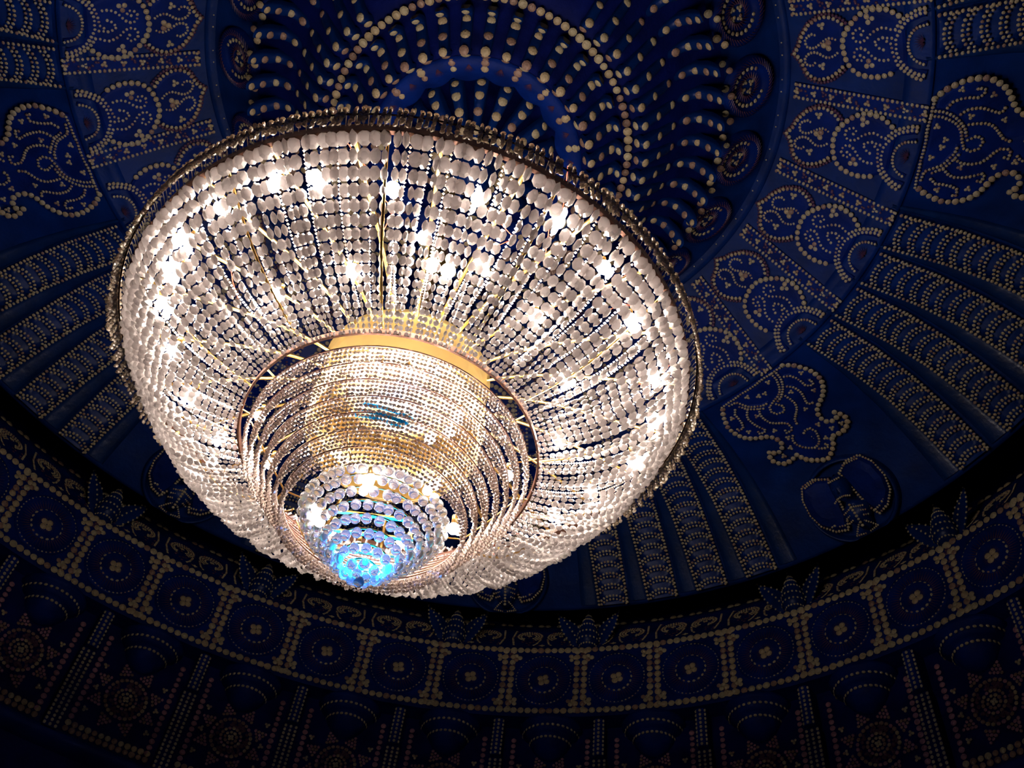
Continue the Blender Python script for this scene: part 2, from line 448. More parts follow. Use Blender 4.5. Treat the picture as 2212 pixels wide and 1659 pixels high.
def medallion():
    base = Vector((0, 0, 2.05 * S + Z0))
    root = bpy.data.objects.new('ceiling_medallion', None); col.objects.link(root); root.location = base
    tag(root, 'big round ceiling boss of radiating blue flutes dotted with cockle shells, above the chandelier', 'ceiling boss')
    tiers = [('outer_flute', [(0.372, 2.118), (0.396, 2.088), (0.440, 2.145), (0.485, 2.222), (0.530, 2.232), (0.563, 2.200), (0.588, 2.165)], 0.030, 0.035, 8, 0.0105, 1.0, 0.9, 55, -45.0, 6.6),
             ('inner_flute', [(0.254, 2.040), (0.270, 2.004), (0.298, 2.045), (0.325, 2.085), (0.347, 2.062)], 0.046, 0.03, 5, 0.0105, 1.05, 0.95, 37, -51.0, 9.73)]
    for nm, prof, w, hg, nsh, rsh, r0, r1, cnt, az0, st in tiers:
        vmesh = []
        for q in range(3):
            a, b = flute(prof, w, hg, nsh, rsh, r0, r1); rebase(a, base); rebase(b, base)
            vmesh.append((a.mesh(nm, [BLUE_G], True), b.mesh('shell_row', SH)))
        vis = []
        for k in range(cnt):
            az = az0 + 360.0 / cnt * k
            if seen(P3(az, prof[2][0], prof[2][1]), 20): vis.append(az)
        for i, az in enumerate(vis):
            a, b = vmesh[i % 3]
            f = part(nm, a, root, rotz=radians(az)); part('shell_row', b, f)
    mb = MB()   # beaded ring between the tiers, doubled shells and quill fans on the inner ring
    s = Surf('rose'); 
    def ringshell(R, h, n, r, lift=0.0, off=0.0):
        for k in range(n):
            az = 360.0 * (k + off) / n; p = P3(az, R, h) - base
            rr = r * S * random.uniform(.85, 1.1); a = random.uniform(0, 6.28)
            mb.tmpl(COCK, p, Vector((cos(a), sin(a), 0)) * rr, Vector((sin(a), -cos(a), 0)) * rr, Vector((0, 0, -0.7)) * rr, random.choice([1, 1, 2, 3, 3]))
    ringshell(0.360, 2.112, 108, 0.0098)
    part('shell_ring', mb.mesh('shell_ring', SH), root)
    mb = MB()
    ringshell(0.598, 2.262, 60, 0.0092); ringshell(0.612, 2.268, 60, 0.0088, off=.35)
    part('shell_ring', mb.mesh('shell_ring', SH), root)
    mb = MB(); ringshell(0.241, 2.040, 20, 0.0098); ringshell(0.226, 2.044, 20, 0.0085)
    for k in range(20):
        az = 18.0 * k + 9; a = radians(az); p = P3(az, 0.233, 2.042) - base
        for j in range(7):
            b = a + pi + (j - 3) * 0.22
            D = Vector((cos(b), sin(b), 0)); X = Vector((-D.y, D.x, 0))
            mb.tmpl(QU, p, X * 0.004, D * 0.055, Vector((0, 0, -0.006)), 4)
    part('shell_ring', mb.mesh('shell_ring', SH), root)
    # light blue scalloped ring that carries them
    mb = MB(); rows = []
    for k in range(240):
        az = 360 * k / 240; sc_ = 0.012 * abs(cos(radians(az * 9))) 
        rows.append([P3(az, R, h) - base for R, h in ((0.252, 2.046), (0.246, 2.038), (0.225, 2.044), (0.205 - sc_, 2.050), (0.203 - sc_, 2.075))])
    mb.grid(rows, 0, True)
    part('scalloped_ring', mb.mesh('scalloped_ring', [BLUE], True), root)
    v2 = []
    for q in range(2):
        a, b = flute([(0.055, 2.02), (0.085, 2.01), (0.125, 2.045), (0.165, 2.065), (0.185, 2.10)], 0.11, 0.04, 5, 0.0115, 1.0, 0.9); rebase(a, base); rebase(b, base)
        v2.append((a.mesh('centre_flute', [BLUE_G], True), b.mesh('shell_row', SH)))
    for k in range(18):
        a, b = v2[k % 2]; f = part('centre_flute', a, root, rotz=radians(20 * k - 92.6)); part('shell_row', b, f)
    mb = MB(); mb.grid([[Vector((R * S * cos(radians(az)), R * S * sin(radians(az)), h * S + Z0)) - base for R, h in ((0.0, 1.93), (0.03, 1.94), (0.05, 1.97), (0.045, 2.0), (0.065, 2.02), (0.05, 2.06))] for az in range(0, 360, 15)], 0, True)
    part('centre_knob', mb.mesh('centre_knob', [BLUE_G], True), root)
medallion()

def simple_thing(name, parts, base_surf):
    root = bpy.data.objects.new(name, None); col.objects.link(root)
    for nm, mb, mats, smooth in parts: part(nm, mb.mesh(nm, mats, smooth), root)
    return root

# ------------------------------------------------------------------ rosettes
def rosette():
    s = Surf('rose', 0.5); R0 = 0.0775
    d = Surf('rose', 0.5)
    out = [(R0 * cos(2 * pi * k / 40), R0 * sin(2 * pi * k / 40)) for k in range(40)]
    ring = []
    mb = d.mb
    prof = [(1.0, -.004), (0.98, .010), (0.88, .018), (0.72, .018), (0.62, .008), (0.55, .004), (0.42, .006), (0.25, -.002), (0.0, -.004)]
    rows = []
    for k in range(40):
        a = 2 * pi * k / 40; rows.append([d.at(R0 * f * cos(a) * d.deg(.5), .5 + R0 * f * sin(a) / d.L, l)[0] for f, l in prof])
    mb.grid(rows, 0, True, False, True)
    q = Surf('rose', 0.5, 0.017)
    q.quills(0, .5, 0.058, 0.080, 46, skew=0.9, w=0.0022)
    q.lift = 0.006; q.quills(0, .5, 0.022, 0.042, 26, skew=0.7, w=0.002)
    s.lift = 0.010
    for k in range(17):
        a = 2.6 + 2 * pi * k / 21
        s.shell(0.046 * cos(a) * s.deg(.5), .5 + 0.046 * sin(a) / s.L, 0.0052, a + pi / 2, False)
    s.lift = 0.003
    for k in range(4):
        a = 2 * pi * k / 4 + .5
        s.trio(0.015 * cos(a) * s.deg(.5), .5 + 0.015 * sin(a) / s.L, 0.0044, 3, False)
    return simple_thing('spiral_rosette', [('disc', mb, [BLUE], True), ('quill_ring', q.mb, SH, False), ('shell_ring', s.mb, SH, False)], s)
b = Surf('rose', .5).base
ring_of(rosette, [-176.0, 164.5, 150, 135, 120, 105, 90, 75, 62, 48, 33.6, 18.0, 1.2, -15.6, -31.6, -47.5, -64, -80, -96, -112, -128, -144, -160], b,
        'round blue spiral rosette ringed with shells', 'rosette', 'rosettes around the ceiling boss', side='lr', mx=45)

# dotted line of tiny shells beyond the rosettes
s = Surf('rose', 0.0); mb = MB()
s = Surf('inner', 0.0, 0.006)
for k in range(150):
    if k % 3 != 2: s.shell(360.0 * k / 150, 0.012, 0.0022, 0, False, 2)
rebase_pts = s.base
o = link('dotted_line', s.mb.mesh('dotted_line', SH)); o.location = rebase_pts
tag(o, 'sparse dotted circle of tiny white shells between rosettes and cartouches', 'shell border')

# ------------------------------------------------------------------ cartouches
SWIRL=[('L',[(-5.41,0.098),(-5.93,0.112),(-6.5,0.132),(-6.92,0.157),(-7.29,0.182),(-7.56,0.216),(-7.59,0.244),(-7.48,0.273),(-7.04,0.3),(-6.56,0.321),(-6.04,0.341),(-5.43,0.355),(-4.83,0.367),(-4.13,0.381),(-3.64,0.398),(-3.35,0.421),(-3.37,0.446),(-3.64,0.467),(-4.32,0.48),(-4.95,0.476)]),('L',[(-5.24,0.45),(-5.64,0.474),(-5.82,0.495),(-5.63,0.519),(-5.19,0.535),(-4.7,0.547),(-3.96,0.55),(-3.27,0.543),(-2.64,0.539),(-2.41,0.567),(-2.13,0.585),(-1.6,0.602),(-1.12,0.614),(-0.52,0.625),(0.27,0.614),(0.83,0.601),(1.38,0.589),(1.85,0.571),(2.18,0.548),(2.44,0.524)]),('L',[(3.06,0.536),(3.77,0.541),(4.47,0.538),(5.04,0.522),(5.46,0.502),(5.53,0.478),(5.36,0.456),(4.87,0.441)]),('L',[(4.73,0.465),(4.12,0.474),(3.45,0.463),(3.04,0.445),(3.1,0.418),(3.46,0.395),(4.1,0.375),(4.9,0.363),(5.74,0.35),(6.48,0.331),(7.06,0.308),(7.49,0.28),(7.73,0.252),(7.83,0.224),(7.59,0.193),(7.39,0.169),(7.07,0.145),(6.69,0.127),(6.47,0.106)]),('S',[(6.47,0.106),(5.07,0.099),(4.03,0.098),(2.75,0.093),(1.48,0.094),(-0.1,0.093),(-1.12,0.089),(-2.06,0.089),(-3.29,0.093),(-4.36,0.093),(-5.41,0.098)]),('S',[(-4.3,0.145),(-5.01,0.159),(-5.37,0.186),(-5.47,0.213),(-5.39,0.242),(-5.79,0.263),(-6.33,0.265),(-6.55,0.24),(-6.14,0.237)]),('S',[(-3.46,0.195),(-3.97,0.213),(-4.16,0.237),(-4.18,0.263),(-3.91,0.292),(-3.54,0.322),(-3.81,0.341),(-4.28,0.345)]),('S',[(-2.21,0.23),(-2.34,0.259),(-2.37,0.291),(-2.03,0.317),(-1.31,0.342),(-0.64,0.366),(-0.45,0.392)]),('S',[(-3.29,0.093),(-3.21,0.131),(-2.74,0.164),(-2.38,0.184),(-1.88,0.2),(-1.32,0.21),(-0.21,0.22),(0.75,0.234)]),('S',[(-3.94,0.106),(-3.8,0.138),(-3.37,0.167),(-2.81,0.191),(-2.27,0.206),(-1.6,0.223),(-1.08,0.228),(-0.57,0.234)]),('S',[(0.75,0.234),(1.04,0.261),(0.67,0.286),(-0.18,0.294),(-0.61,0.286),(-0.84,0.267),(-0.42,0.245),(-0.13,0.228)]),('S',[(5.35,0.117),(4.15,0.119),(3.72,0.138),(3.42,0.157),(3.08,0.174),(2.53,0.187),(1.96,0.196),(1.42,0.207),(0.86,0.209),(0.31,0.211)]),('S',[(4.21,0.149),(3.83,0.164),(3.5,0.182),(2.63,0.202),(2.06,0.213),(1.23,0.229)]),('S',[(3.57,0.185),(4.18,0.209),(4.44,0.23),(4.34,0.263),(4.07,0.294),(3.59,0.325),(3.89,0.34),(4.58,0.335),(4.55,0.312)]),('S',[(5.03,0.152),(5.57,0.174),(5.53,0.203),(5.61,0.235),(5.92,0.261),(6.75,0.263),(6.73,0.242)]),('S',[(2.17,0.213),(2.59,0.242),(2.63,0.275),(2.31,0.308),(1.73,0.328),(1.08,0.345),(0.53,0.366),(0.46,0.395),(0.74,0.406),(1.49,0.405),(1.41,0.386)]),('S',[(1.08,0.432),(1.51,0.448),(1.49,0.478),(1.02,0.507),(0.46,0.525),(-0.22,0.542),(-0.96,0.531),(-1.44,0.508),(-1.71,0.472),(-1.37,0.443),(-0.55,0.442),(-0.17,0.454)]),('S',[(-0.5,0.558),(-1.06,0.571),(-1.57,0.576),(-1.7,0.559),(-1.24,0.547)]),('T',[(-6.38,0.187),(-3.13,0.234),(-1.82,0.123),(2.28,0.13),(0.84,0.158),(-0.15,0.164),(6.42,0.191),(3.22,0.244),(5.75,0.299),(2.69,0.365),(-2.7,0.353),(-2.5,0.453),(-3.5,0.505),(-4.85,0.511),(-2.04,0.529),(2.48,0.481),(3.88,0.502),(-0.67,0.493),(1.86,0.431),(-5.55,0.297)])]
CART=[('P',[(0.62,0.102),(-0.93,0.136),(-2.28,0.153),(-3.22,0.174),(-4.46,0.211),(-5.38,0.268),(-5.65,0.306),(-5.67,0.34),(-5.33,0.377),(-4.76,0.417),(-4.19,0.437)]),('P',[(0.62,0.102),(1.16,0.126),(1.74,0.144),(2.54,0.159),(3.66,0.179),(4.26,0.2),(4.8,0.248),(4.85,0.277),(4.64,0.308),(4.34,0.337),(3.94,0.365),(2.9,0.411),(2.13,0.433)]),('L',[(-5.15,0.782),(-5.7,0.746),(-6.09,0.714),(-6.26,0.672),(-6.35,0.631),(-6.14,0.589),(-5.7,0.549),(-4.92,0.508),(-4.01,0.475),(-3.16,0.449),(-2.31,0.433),(-1.32,0.424),(-0.44,0.43),(0.59,0.438),(1.42,0.451),(2.14,0.47),(2.78,0.496),(3.23,0.53),(3.41,0.569),(3.48,0.612),(3.37,0.653),(3.14,0.69),(2.81,0.726),(2.34,0.763)]),('M',[(-2.73,0.55),(-3.28,0.564),(-3.68,0.548),(-3.53,0.523),(-2.96,0.499),(-2.28,0.498),(-1.68,0.517),(-1.61,0.537),(-1.79,0.563),(-2.26,0.587),(-2.93,0.612),(-3.34,0.639),(-3.68,0.67),(-3.62,0.701),(-3.4,0.728),(-3.37,0.761)]),('M',[(0.36,0.539),(0.58,0.564),(1.11,0.551),(1.09,0.522),(0.57,0.5),(-0.1,0.503),(-0.66,0.521),(-0.76,0.549),(-0.49,0.575),(0.01,0.597),(0.47,0.617),(0.79,0.641),(0.94,0.667),(0.91,0.695),(0.75,0.722)]),('M',[(-2.21,0.735),(-2.21,0.712),(-2.33,0.687),(-2.19,0.666),(-1.95,0.645),(-1.52,0.626),(-1.1,0.644),(-0.73,0.661),(-0.58,0.682),(-0.59,0.703)]),('M',[(-1.77,0.704),(-1.38,0.732),(-0.58,0.735),(0.14,0.744),(0.81,0.758),(1.51,0.774),(1.93,0.795),(2.34,0.821),(2.61,0.847),(2.95,0.874),(3.12,0.904),(3.2,0.934)]),('M',[(-5.86,0.934),(-5.8,0.905),(-5.62,0.877),(-5.33,0.854),(-5.02,0.828),(-4.56,0.8),(-4.02,0.777),(-3.37,0.761),(-2.76,0.747)]),('M',[(-5.35,0.935),(-5.31,0.91),(-5.1,0.886),(-4.88,0.861),(-4.58,0.838),(-4.2,0.818),(-3.67,0.797),(-3.12,0.782),(-2.58,0.77),(-2.04,0.759),(-1.28,0.76),(-0.61,0.76),(-0.02,0.765),(0.56,0.778),(1.12,0.792),(1.62,0.814),(2.2,0.855),(2.53,0.884),(2.55,0.91),(2.64,0.939)]),('S',[(-3.88,0.943),(-3.73,0.917),(-3.6,0.894),(-3.41,0.876),(-3.03,0.858),(-2.57,0.843),(-2.07,0.835),(-1.58,0.831),(-1.01,0.83),(-0.49,0.835),(-0.07,0.842),(0.35,0.855),(0.69,0.872),(0.95,0.893),(1.09,0.911),(1.23,0.935)]),('S',[(-2.75,0.249),(-2.89,0.228),(-2.64,0.21),(-2.27,0.192),(-1.7,0.18),(-1.19,0.184),(-0.71,0.191),(-0.49,0.209),(-0.49,0.23),(-0.66,0.251),(-1.05,0.27),(-1.42,0.289),(-1.87,0.31),(-2.21,0.334),(-2.21,0.357),(-1.99,0.381),(-1.73,0.398)]),('S',[(2.03,0.243),(2.54,0.228),(2.59,0.205),(2.39,0.181),(1.96,0.174),(1.39,0.175),(0.78,0.188),(0.4,0.21),(0.21,0.232),(0.22,0.252),(0.42,0.27),(0.59,0.284),(0.88,0.305),(1.03,0.327),(0.92,0.347),(0.69,0.367),(0.36,0.386),(-0.08,0.399)]),('B',[(-4.95,0.604),(1.57,0.596),(-1.01,0.325)]),('T',[(-4.26,0.297),(2.49,0.29)]),('F',[(-1.63,0.922)])]

def cartouche():
    s = Surf('inner', 0.5, 0.009)
    g = Surf('inner', 0.5)
    A = [p for k, q in CART[:2] for p in q]
    up, lo = CART[0][1], CART[1][1]
    g.plate(up + lo[:0:-1], 0.009, 0)
    B = CART[2][1]
    g.plate(B + [(B[-1][0] - 1.2, B[-1][1] + .06), (B[0][0] + 1.6, B[0][1] + .03)], 0.010, 0)
    o1 = [CART[7][1], CART[8][1]]
    arc = CART[8][1]
    g.ridge(arc, 0.013, 0.010)
    g.ridge([(a - 0.0, t) for a, t in CART[9][1]], 0.007, 0.007)
    q = Surf('inner', 0.5, 0.008)
    for ln in (up, lo):
        ca, ct = -1.2, .27
        out = [(ca + (a - ca) * 1.1, ct + (t - ct) * 1.1) for a, t in ln]
        q.line(out, 0.0042, mi=4)
    for kind, pts in CART:
        if kind == 'P': s.line(pts, 0.0050, 0.0118)
        elif kind == 'L': s.line(pts, 0.0072, 0.0158, True)
        elif kind == 'M': s.line(pts, 0.0047, 0.0106)
        elif kind == 'S': s.line(pts, 0.0036, 0.0082)
        elif kind == 'B':
            for a, t in pts: s.trio(a, t, 0.0075)
        elif kind == 'T':
            for a, t in pts: s.trio(a, t, 0.0052, 3, False, 2)
        elif kind == 'F':
            for a, t in pts: q.quills(a, t, 0.002, 0.024, 9, pi * 1.05, pi * 1.95)
    return simple_thing('shell_cartouche', [('relief_panel', g.mb, [BLUE], False), ('purple_border', q.mb, SH, False), ('shell_pattern', s.mb, SH, False)], s)
b = Surf('inner', .5).base
CAZ = [10.5, -5, -20.3, -35.5, 25.7, 40.0, 55, 70, 85, 100, 115, 130, 145, 160, 174.3, 188.2, 203]
ring_of(cartouche, CAZ, b, 'blue double-circle cartouche outlined in shells', 'cartouche', 'cartouches on the inner dome band', side='lr', mx=110)

def strip():
    s = Surf('inner', 0.55, 0.006); g = Surf('inner', 0.55)
    w = 0.0165
    def al(u, t): return (u * s.deg(t), t)
    g.plate([al(-w - .004, .10), al(w + .004, .10), al(w + .004, .97), al(-w - .004, .97)], 0.005, 0, 0.97)
    for sg in (-1, 1): s.line([al(sg * w, .11 + .86 * i / 10) for i in range(11)], 0.0042, 0.0118)
    for k in range(8):
        t = .12 + .84 * k / 7
        s.trio(0, t, 0.0042, 3, False)
        if k in (0, 7): s.line([al(-w, t), al(w, t)], 0.004, 0.010)
    q = Surf('inner', .55, .006)
    for k in range(34):
        q.shell(random.uniform(-.7, .7) * w * s.deg(.5), random.uniform(.13, .95), 0.0035, mi=4)
    return simple_thing('shell_strip', [('batten', g.mb, [BLUE], False), ('purple_filling', q.mb, SH, False), ('shell_pattern', s.mb, SH, False)], s)
b = Surf('inner', .55).base
SAZ = [(CAZ[i] + d) for i, d in ((3, -7.6), (2, -7.6), (1, -7.7), (0, -8.2), (4, -8.1), (5, -7.2), (5, 7.2), (6, 7.2), (7, 7.2), (8, 7.2), (9, 7.2), (10, 7.2), (11, 7.2), (12, 7.2), (13, 7.1), (14, 6.6), (15, 7.2))]
ring_of(strip, SAZ, b, 'straight raised strip with two rows of shells', 'shell strip', 'strips between the cartouches', side='lr', mx=60)

# ------------------------------------------------------------------ scalloped ribs of the outer dome
PAN = [-54.0, -9.4, 35.6, 80.2, 123.0, 167.6, 212.5]
RIBS = []
for i in range(len(PAN) - 1):
    a0 = PAN[i] + 10.2; a1 = PAN[i + 1] - 10.2
    for k in range(4): RIBS.append(a0 + (a1 - a0) * (k + .5) / 4)
def rib():
    s = Surf('dome', 0.5, 0.022); g = Surf('dome', 0.5)
    W = 0.0505                               # half width, the same all the way down
    n = 15; t0, t1 = 0.10, 0.995
    # overlapping scale courses: each course swells then drops back
    rows = []; M = 90
    for i in range(M + 1):
        t = t0 + (t1 - t0) * i / M; ph = (i / M * n) % 1.0
        row = []
        for k in range(9):
            x = -1 + k / 4.0
            phx = (i / M * n - 0.55 * (1 - x * x)) % 1.0
            row.append(g.at(W * x * g.deg(t), t, -0.006 if abs(x) == 1 else 0.010 + 0.011 * phx * (1 - 0.3 * x * x))[0])
        rows.append(row)
    g.mb.grid(rows, 0, False, False, True)
    g.mb.raw(rows[-1], [list(range(9))])
    for sg in (-1, 1):
        s.line([(sg * W * .93 * s.deg(t0 + (t1 - t0) * i / 30), t0 + (t1 - t0) * i / 30) for i in range(31)], 0.0043, 0.0118)
    for c in range(n):
        for off, r in ((0.0, 0.0040), (0.018, 0.0036)):
            pts = []
            for k in range(11):
                x = -1 + k / 5.0; tt = t0 + (t1 - t0) * (c + .45) / n - 0.032 * (1 - x * x) ** .8 + 0.018 + off
                tt = min(t1, tt); pts.append((x * W * .86 * s.deg(tt), tt))
            s.line(pts, r, 0.0112)
    return simple_thing('scalloped_rib', [('scale_relief', g.mb, [BLUE_G], True), ('shell_arcs', s.mb, SH, False)], s)
b = Surf('dome', .5).base
ring_of(rib, RIBS, b, 'long blue rib of stacked shell arcs', 'ribbed column', 'scalloped ribs on the outer dome', side='lr', mx=230)

# smooth pilasters between the ribs
def fillet():
    g = Surf('dome', 0.5); rows = []
    for i in range(21):
        t = .06 + .93 * i / 20
        hw = radians(3.08) * g.rt(t)[0] - 0.0515
        rows.append([g.at((x * hw - .0015) * g.deg(t), t, y)[0] for x, y in ((-1, -.004), (-.9, .003), (-.4, .006), (.4, .006), (.9, .003), (1, -.004))])
    g.mb.grid(rows, 0, False, False, True); g.mb.raw(rows[-1], [list(range(6))])
    return simple_thing('smooth_fillet', [('moulding', g.mb, [GLOSS], True)], g)
FZ = []
for i in range(len(PAN) - 1):
    a0 = PAN[i] + 10.2; a1 = PAN[i + 1] - 10.2
    for k in range(5): FZ.append(a0 + (a1 - a0) * k / 4)
ring_of(fillet, FZ, b, 'smooth dark moulding between scalloped ribs', 'moulding', 'mouldings between the ribs', side='lr', mx=230)

# ------------------------------------------------------------------ scroll reliefs
def scrollwork():
    s = Surf('dome', 0.3, 0.019); g = Surf('dome', 0.3)
    outl = SWIRL[0][1] + SWIRL[1][1][6:] + SWIRL[3][1][3:]
    g.plate(outl, 0.018, 0, 0.93)
    for i in range(5, 17):
        g.lift = 0.016; g.ridge(SWIRL[i][1], 0.007, 0.006)
    g.lift = 0
    for kind, pts in SWIRL:
        if kind == 'L': s.line(pts, 0.0078, 0.0165, True)
        elif kind == 'S': s.line(pts, 0.0038, 0.0088, lift=0.005)
        else:
            for a, t in pts: s.trio(a, t, 0.0042, 3, False)
    for kind, pts in SWIRL[:2]:
        pass
    return simple_thing('scroll_relief', [('carved_panel', g.mb, [BLUE], False), ('shell_pattern', s.mb, SH, False)], s)
b = Surf('dome', .3).base
ring_of(scrollwork, PAN, b, 'blue scrollwork relief edged with cockle shells', 'scroll relief', 'scroll reliefs between the ribs', side='lr', mx=160)

# ------------------------------------------------------------------ hooded busts in round niches
def bust():
    g = Surf('dome', 0.84); s = Surf('dome', 0.84); nb = Surf('dome', 0.84)
    # niche: round ring, raised higher to cast shade around the bust
    R0 = 0.128; rows = []
    for k in range(48):
        a = 2 * pi * k / 48
        rows.append([nb.at(R0 * f * cos(a) * nb.deg(.84), min(1.02, .84 + R0 * f * sin(a) / nb.L * 0.92), l)[0] for f, l in ((1.10, -.006), (1.08, .020), (1.04, .032), (1.0, .028), (.97, .006), (.92, -.004))])
    nb.mb.grid(rows, 0, True, False, True)
    def P(u, v, l=0.0): return g.at(u * g.deg(.84), .84 + v / g.L, l)[0]
    # hood wings: curved leaf slabs either side
    wings = MB()
    for sg in (-1, 1):
        edge = [(0.02, -.085), (0.06, -.105), (0.105, -.10), (0.125, -.06), (0.128, -.01), (0.115, .035), (0.085, .065), (0.05, .075), (0.035, .04), (0.03, .0), (.025, -.04)]
        rs = []
        for f, l in ((1, .006), (1, .02), (.85, .034), (.5, .04)):
            cx, cy = .075, -.02
            rs.append([P(sg * (cx + (u - cx) * f), cy + (v - cy) * f, l + .10 * u) for u, v in edge])
        wings.grid(rs, 0, False, True); wings.raw(rs[-1], [list(range(len(edge)))])
        ln = [(sg * u * g.deg(.84), .84 + v / g.L) for u, v in edge]
        s.line(ln, 0.0038, 0.009, lift=.034, closed=True)
        s.line([(a * .90, .84 + (t - .84) * .9 - .01) for a, t in ln[1:8]], 0.0033, 0.008, lift=.040)
        for k in range(5):
            s.trio(sg * (.105 - .012 * abs(k - 2)) * g.deg(.84), .84 + (-.075 + .03 * k) / g.L, .0042, 3, False, lift=.042)
    # body: head, neck, shoulders, tapering waist as a lathe-like loft
    body = MB(); rows = []
    for v, w, d in ((-.085, .006, .035), (-.078, .020, .055), (-.06, .029, .075), (-.04, .031, .082), (-.022, .027, .082), (-.010, .018, .072), (.0, .014, .055), (.010, .020, .05), (.02, .042, .052), (.035, .047, .06), (.055, .036, .062), (.075, .024, .05), (.09, .020, .036), (.10, .010, .02)):
        rows.append([P(w * cos(a), v, d * (.35 + .65 * sin(a)) if sin(a) > 0 else .0) for a in [pi * k / 12 for k in range(13)]])
    body.grid(rows, 0, False, False)
    nose = MB(); nose.raw([P(-.005, -.035, .080), P(.005, -.035, .080), P(0, -.055, .078), P(0, -.036, .094)], [[0, 1, 3], [1, 2, 3], [2, 0, 3]])
    for sg in (-1, 1):
        nose.tmpl(BEAD, P(sg * .011, -.05, .074), Vector((0, .016, 0)), Vector((-.008, 0, 0.004)), Vector((-.004, 0, -.014)))
        nose.tmpl(BEAD, P(sg * .006, -.022, .081), Vector((0, .016, 0)), Vector((-.005, 0, 0.002)), Vector((-.003, 0, -.008)))
    s.line([(u * g.deg(.84), .84 + (-.024 + 4 * u * u * 3) / g.L) for u in (-.026, -.018, -.009, 0, .009, .018, .026)], .0028, .006, lift=.086)
    s.line([(0, .84 + v / g.L) for v in (.01, .04, .08)], .0042, .010, lift=.062)
    for sg in (-1, 1):
        for v0 in (.02, .035, .05):
            s.line([(sg * u * g.deg(.84), .84 + (v0 + u * .35) / g.L) for u in (.006, .02, .034)], .0028, .0066, lift=.056)
        s.line([(sg * u * g.deg(.84), .84 + v / g.L) for u, v in ((.008, .07), (.022, .085), (.034, .1), (.006, .105))], .0028, .0068, lift=.05)
    s.line([(u * g.deg(.84), .84 + (-.078 - .05 * u) / g.L) for u in (-.02, 0, .02)], .003, .007, lift=.06)
    return simple_thing('hooded_bust', [('round_niche', nb.mb, [BLUE_G], True), ('hood', wings, [BLUE], False), ('body', body, [BLUE_G], True), ('face', nose, [BLUE_G], False), ('shell_pattern', s.mb, SH, False)], s)
b = Surf('dome', .84).base
ring_of(bust, PAN, b, 'blue hooded bust in a round niche', 'bust', 'busts at the edge of the dome', side='lr', mx=110)

# ------------------------------------------------------------------ frieze of shell roundels
RAZ = [26.6 + 8.16 * k for k in range(-3, 17)]
def roundel():
    s = Surf('frieze', .5, 0.004); q = Surf('frieze', .5, 0.003); g = Surf('frieze', .5)
    g.mb.grid([[g.at(r * cos(2 * pi * k / 36) * g.deg(.5), .5 + r * sin(2 * pi * k / 36) / g.L, l)[0] for r, l in ((.096, -.002), (.094, .005), (.086, .006), (.080, .003), (.05, .003), (.044, .007), (.03, .004), (0, .003))] for k in range(36)], 0, True, False, True)
    for k in range(46):
        a = 2 * pi * k / 46; s.shell(.088 * cos(a) * s.deg(.5), .5 + .088 * sin(a) / s.L, .0043, a)
    for k in range(18):
        a = 2 * pi * k / 18; s.shell(.045 * cos(a) * s.deg(.5), .5 + .045 * sin(a) / s.L, .0055, a)
    s.trio(0, .5, .0095, 4, True)
    q.quills(0, .5, .052, .081, 52, w=.0016); q.quills(0, .5, .018, .038, 30, w=.0014)
    for du in (-.098, .098):
        for dv in (-.082, .082):
            s.trio(du * .93 * s.deg(.5), .5 + dv / s.L, .0078, 3, True)
    return simple_thing('roundel_panel', [('disc', g.mb, [BLUE], True), ('quill_rays', q.mb, SH, False), ('shell_pattern', s.mb, SH, False)], s)
b = Surf('frieze', .5).base
ring_of(roundel, RAZ, b, 'concentric shell roundel on the blue frieze', 'roundel', 'roundels of the frieze', mx=90)

def divider():
    s = Surf('frieze', .5, 0.003); q = Surf('frieze', .5, .002)
    for du in (-.0125, .0125):
        for k in range(11):
            s.shell(du * s.deg(.5), .04 + .92 * k / 10, .0102, pi * (k % 2) + random.uniform(-.3, .3), True, random.choice([1, 1, 2, 3]))
    for k in range(26): q.shell(random.uniform(-.02, .02) * q.deg(.5), random.uniform(.03, .97), .005, mi=4)
    return simple_thing('shell_divider', [('purple_filling', q.mb, SH, False), ('shell_rows', s.mb, SH, False)], s)
ring_of(divider, [a + 4.08 for a in RAZ], b, 'upright double row of cockle shells between two roundels', 'shell divider', 'dividers of the frieze', mx=30)

def border(name, prof, t, az0, az1, r, step, label, pair=False, lift=0.004):
    s = Surf(prof, t, lift); az = az0; k = 0
    while az < az1:
        s.shell(az, t, r, (pi if k % 2 else 0) + pi / 2, True)
        az += (step if not (pair and k % 2) else step * 1.7) * s.deg(t); k += 1
    o = link(name, s.mb.mesh(name, SH)); o.location = s.base
    tag(o, label, 'shell border')
border('shell_border', 'frieze', .02, 8, 160, .0108, .0225, 'row of cockle shells along the top of the roundel frieze')
border('shell_border', 'frieze', .975, 8, 160, .0105, .0225, 'row of cockle shells along the bottom edge of the roundel frieze')
border('shell_border', 'scroll', .06, 8, 160, .0115, .025, 'row of paired cockle shells along the top of the scroll band', True)

